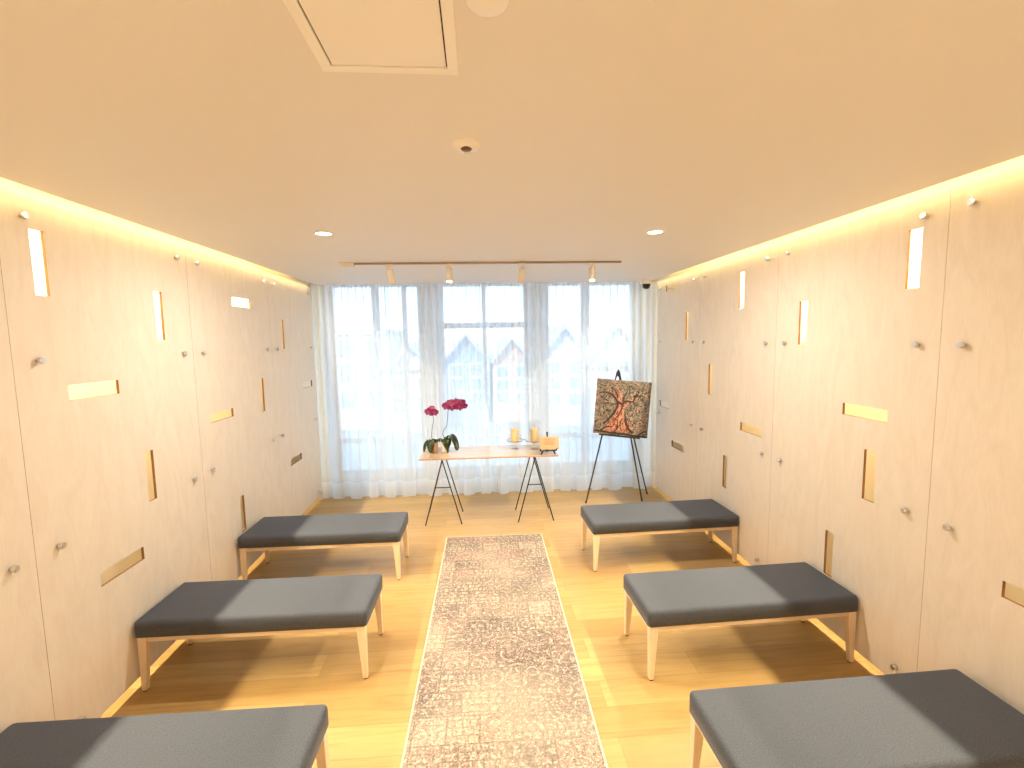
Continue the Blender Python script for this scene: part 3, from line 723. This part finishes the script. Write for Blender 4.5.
# ledge under the canvas, on two pegs reaching forward from the legs
lz = -CH/2
lm = Mc
led = MB(); led.box(-.235, -.030, lz-.016, .225, CT/2+.012, lz-.002, lm); led.build('ledge', M['blackwood'], es).location = (-1.66,-5.3,0)
for foot, u in (((1.234,5.233,0), -.19), ((1.902,5.225,0), .14)):
    a = lm @ Vector((u, .02, lz-.010)); t = a.z/apex.z
    b = Vector(foot).lerp(apex, t)
    MB().tube([rel(a), rel(b)], .007, 8).build('peg', M['blackwood'], es)
pt = MB().box(-CW/2, -CT/2, -CH/2, CW/2, CT/2, CH/2).build('canvas_painting', M['art'], bevel=.002)
pt.matrix_world = Mc
tag(pt, 'square canvas painting of a twisting tree, tilted on the black easel', 'painting')
def stroke(mb, pts, ws, y):
    """flat painted stroke with a little thickness in the canvas plane"""
    P = [Vector((a, b)) for a, b in pts]; n = len(P); Q = []
    for i in range((n-1)*6+1):
        u = i/6; k = min(int(u), n-2); f = u-k
        p0, p1, p2, p3 = P[max(k-1,0)], P[k], P[k+1], P[min(k+2,n-1)]
        Q.append((.5*((2*p1)+(-p0+p2)*f+(2*p0-5*p1+4*p2-p3)*f*f+(-p0+3*p1-3*p2+p3)*f**3), ws[k]*(1-f)+ws[k+1]*f))
    vs = []; fs = []; m = len(Q)
    for i, (p, w) in enumerate(Q):
        t = (Q[min(i+1,m-1)][0]-Q[max(i-1,0)][0]).normalized(); s = Vector((-t.y, t.x))
        for k, yy in ((1,y),(-1,y),(1,-CT/2+.0005),(-1,-CT/2+.0005)):
            q = p + s*w*k; vs.append((max(-.302,min(.302,q.x)), yy, max(-.315,min(.315,q.y))))
    for i in range(m-1):
        a = i*4; fs += [(a,a+1,a+5,a+4),(a,a+4,a+6,a+2),(a+1,a+3,a+7,a+5)]
    mb.add(vs, fs)
def U(x, y):
    dx, dy = x-385, y-390; det = 485*496+45*46
    return ((dx*496+dy*45)/det*.609, -(dy*485-dx*46)/det*.635)   # drawing grid of the picture
def sk(mb, pts, ws, lay): stroke(mb, [U(*p) for p in pts], [w/480*.609 for w in ws], -CT/2-lay)
tk = MB()
sk(tk, [(330,600),(345,500),(360,420),(385,350),(380,290)], [70,48,26,22,16], .0010)
sk(tk, [(250,600),(300,520),(345,440),(372,360)], [40,26,20,16], .0012)
sk(tk, [(450,600),(400,520),(385,440),(400,370),(450,340)], [44,36,26,20,14], .0012)
sk(tk, [(375,360),(350,290),(300,240),(250,230)], [18,14,9,4], .0013)
sk(tk, [(400,370),(440,340),(490,320),(530,290),(590,300)], [18,14,11,8,4], .0013)
sk(tk, [(385,300),(365,240),(345,200)], [14,9,4], .0013)
tk.build('painted_tree', M['bark'], pt)
tl = MB()
sk(tl, [(215,535),(270,480),(320,420),(345,360),(330,310),(290,265),(235,245),(185,250)], [8,9,10,9,8,8,6,4], .0018)
sk(tl, [(480,615),(435,570),(415,490),(410,420)], [12,10,8,4], .0018)
sk(tl, [(320,490),(360,440),(385,380),(375,340)], [4,5,7,6], .0018)
sk(tl, [(385,360),(430,330),(480,335),(500,300),(540,285),(590,295)], [7,8,7,7,6,4], .0018)
sk(tl, [(300,355),(330,352)], [5,4], .0018)
sk(tl, [(130,590),(220,602),(300,616),(400,624),(480,638),(600,656)], [8,10,7,11,8,10], .0016)
sk(tl, [(330,590),(345,540),(335,490)], [5,4,3], .0018)
sk(tl, [(380,600),(365,540),(385,480)], [4,4,3], .0018)
sk(tl, [(330,310),(360,345),(380,355)], [6,8,6], .0018)
sk(tl, [(345,300),(330,240),(290,200)], [6,5,3], .0018)
sk(tl, [(395,350),(400,300),(430,250),(425,205)], [7,6,5,3], .0018)
sk(tl, [(480,330),(500,370),(480,410)], [6,5,3], .0018)
sk(tl, [(500,300),(520,250),(560,225)], [5,4,3], .0018)
sk(tl, [(300,360),(260,340),(215,350)], [5,4,3], .0018)
sk(tl, [(250,270),(225,310),(180,320)], [5,4,2], .0018)
sk(tl, [(540,290),(560,330),(600,350)], [5,4,3], .0018)
sk(tl, [(180,600),(240,560),(300,560)], [8,7,4], .0018)
sk(tl, [(520,640),(560,610),(600,600)], [8,6,4], .0018)
tl.build('outline_strokes', M['barkdark'], pt)

# ------------------------------------------------------------------ street outside
st_ = struct('ground', MB().box(-60, 7, -4.4, 60, 90, -4.2), M['asphalt'])
def house(name, x0, x1, y, d, top, wall, label, gable=0, cols=3, rows=3, wz=(-3.4, .2), roofmat='roof'):
    o = thing(name, label, 'house', ((x0+x1)/2, y, -4.2), 0, 'buildings across the street')
    w = x1-x0; h = top+4.2
    if gable:
        poly = [(-w/2,0),(w/2,0),(w/2,h-gable),(0,h),(-w/2,h-gable)]
        MB().prism(poly, 0, d).build('wall', M[wall], o)
        r = MB(); e = .1; t = .3
        r.prism([(-w/2-e,h-gable-e*gable*2/w),(0,h),(w/2+e,h-gable-e*gable*2/w),(w/2+e,h-gable-e*gable*2/w+t),(0,h+t),(-w/2-e,h-gable-e*gable*2/w+t)], -.6, d+.3)
        r.build('roof', M[roofmat], o)
    else:
        MB().box(-w/2, 0, 0, w/2, d, h).build('wall', M[wall], o)
        MB().box(-w/2-.08, -.25, h-.35, w/2+.08, d+.25, h+.05).build('roof', M[roofmat], o)
    hh = h - gable
    for i in range(cols):
        for k in range(rows):
            cx = -w/2 + w*(i+.5)/cols; cz = 1.5 + (hh-1.6)*(k+.35)/rows; ww, wh = min(.6, w/cols*.3), min(.75, (hh-1)/rows*.33)
            f = MB().box(cx-ww-.1, -.08, cz-wh-.1, cx+ww+.1, .05, cz+wh+.1).build('window', M['white'], o)
            MB().box(cx-ww, -.10, cz-wh, cx+ww, -.05, cz+wh).build('pane', M['h_glass'], f)
    return o
house('apartment_block', -13.5, -6.2, 33, 9, 2.75, 'h_cream', 'cream block behind the left end of the curtain', 0, 4, 3)
house('town_house', -5.9, -2.7, 31, 9, 1.5, 'h_white', 'pale low house seen between the left window and the orchids', 1.6, 2, 2)
house('town_house', -2.3, .7, 34, 9, 2.2, 'h_blue', 'blue grey gabled house behind the middle window, left of centre', 1.7, 2, 3)
house('town_house', 1.1, 3.9, 34, 9, 1.9, 'h_peach', 'peach gabled house behind the middle window, right of centre', 1.6, 2, 3)
house('town_house', 4.4, 7.6, 32, 9, 2.6, 'h_white', 'white gabled house behind the window left of the easel', 1.9, 2, 3)
house('town_house', 7.9, 11.4, 32, 9, 2.7, 'h_white', 'white gabled house behind the easel at far right', 2.0, 2, 3)

# ------------------------------------------------------------------ daylight
w = bpy.data.worlds.new('sky'); S.world = w; w.use_nodes = True; nt = w.node_tree
bg = nt.nodes['Background']
tc = N(nt, 'ShaderNodeTexCoord'); sp = N(nt, 'ShaderNodeSeparateXYZ'); nt.links.new(tc.outputs['Generated'], sp.inputs[0])
r = ramp(nt, [(0,(.55,.55,.55)), (.02,(.95,.96,.97)), (.09,(.55,.80,1.0)), (.4,(.45,.72,1.0))], sp.outputs['Z'])
nt.links.new(r.outputs['Color'], bg.inputs['Color']); bg.inputs['Strength'].default_value = 3.8
sun = bpy.data.lights.new('sun', 'SUN'); sun.energy = 4.5; sun.color = (1,.95,.86); sun.angle = .01
so = bpy.data.objects.new('sun', sun); C.objects.link(so); so.rotation_euler = (math.radians(50), 0, math.radians(-25))

# ------------------------------------------------------------------ camera
cam = bpy.data.cameras.new('camera'); co = bpy.data.objects.new('camera', cam); C.objects.link(co)
f, ya, pi_, ro = 466.06, .0737, .0962, -.0166
fw = Vector((math.sin(ya)*math.cos(pi_), math.cos(ya)*math.cos(pi_), -math.sin(pi_)))
rt = Vector((math.cos(ya), -math.sin(ya), 0)); up = rt.cross(fw)
rt2 = rt*math.cos(ro) + up*math.sin(ro); up2 = -rt*math.sin(ro) + up*math.cos(ro)
mw = Matrix((( rt2.x, up2.x, -fw.x, 0), (rt2.y, up2.y, -fw.y, 0), (rt2.z, up2.z, -fw.z, 1.93), (0,0,0,1)))
co.matrix_world = mw
cam.sensor_fit = 'HORIZONTAL'; cam.sensor_width = 36; cam.lens = f/1024*36; cam.clip_start = .02; cam.clip_end = 300
S.camera = co
S.view_settings.view_transform = 'Standard'; S.view_settings.look = 'None'
S.view_settings.gamma = 1; S.view_settings.use_curve_mapping = False
S.view_settings.exposure = .05
S.cycles.max_bounces = 14; S.cycles.diffuse_bounces = 8; S.cycles.transparent_max_bounces = 24
S.cycles.use_denoising = True; S.cycles.caustics_reflective = False; S.cycles.caustics_refractive = False
S.cycles.sample_clamp_indirect = 6
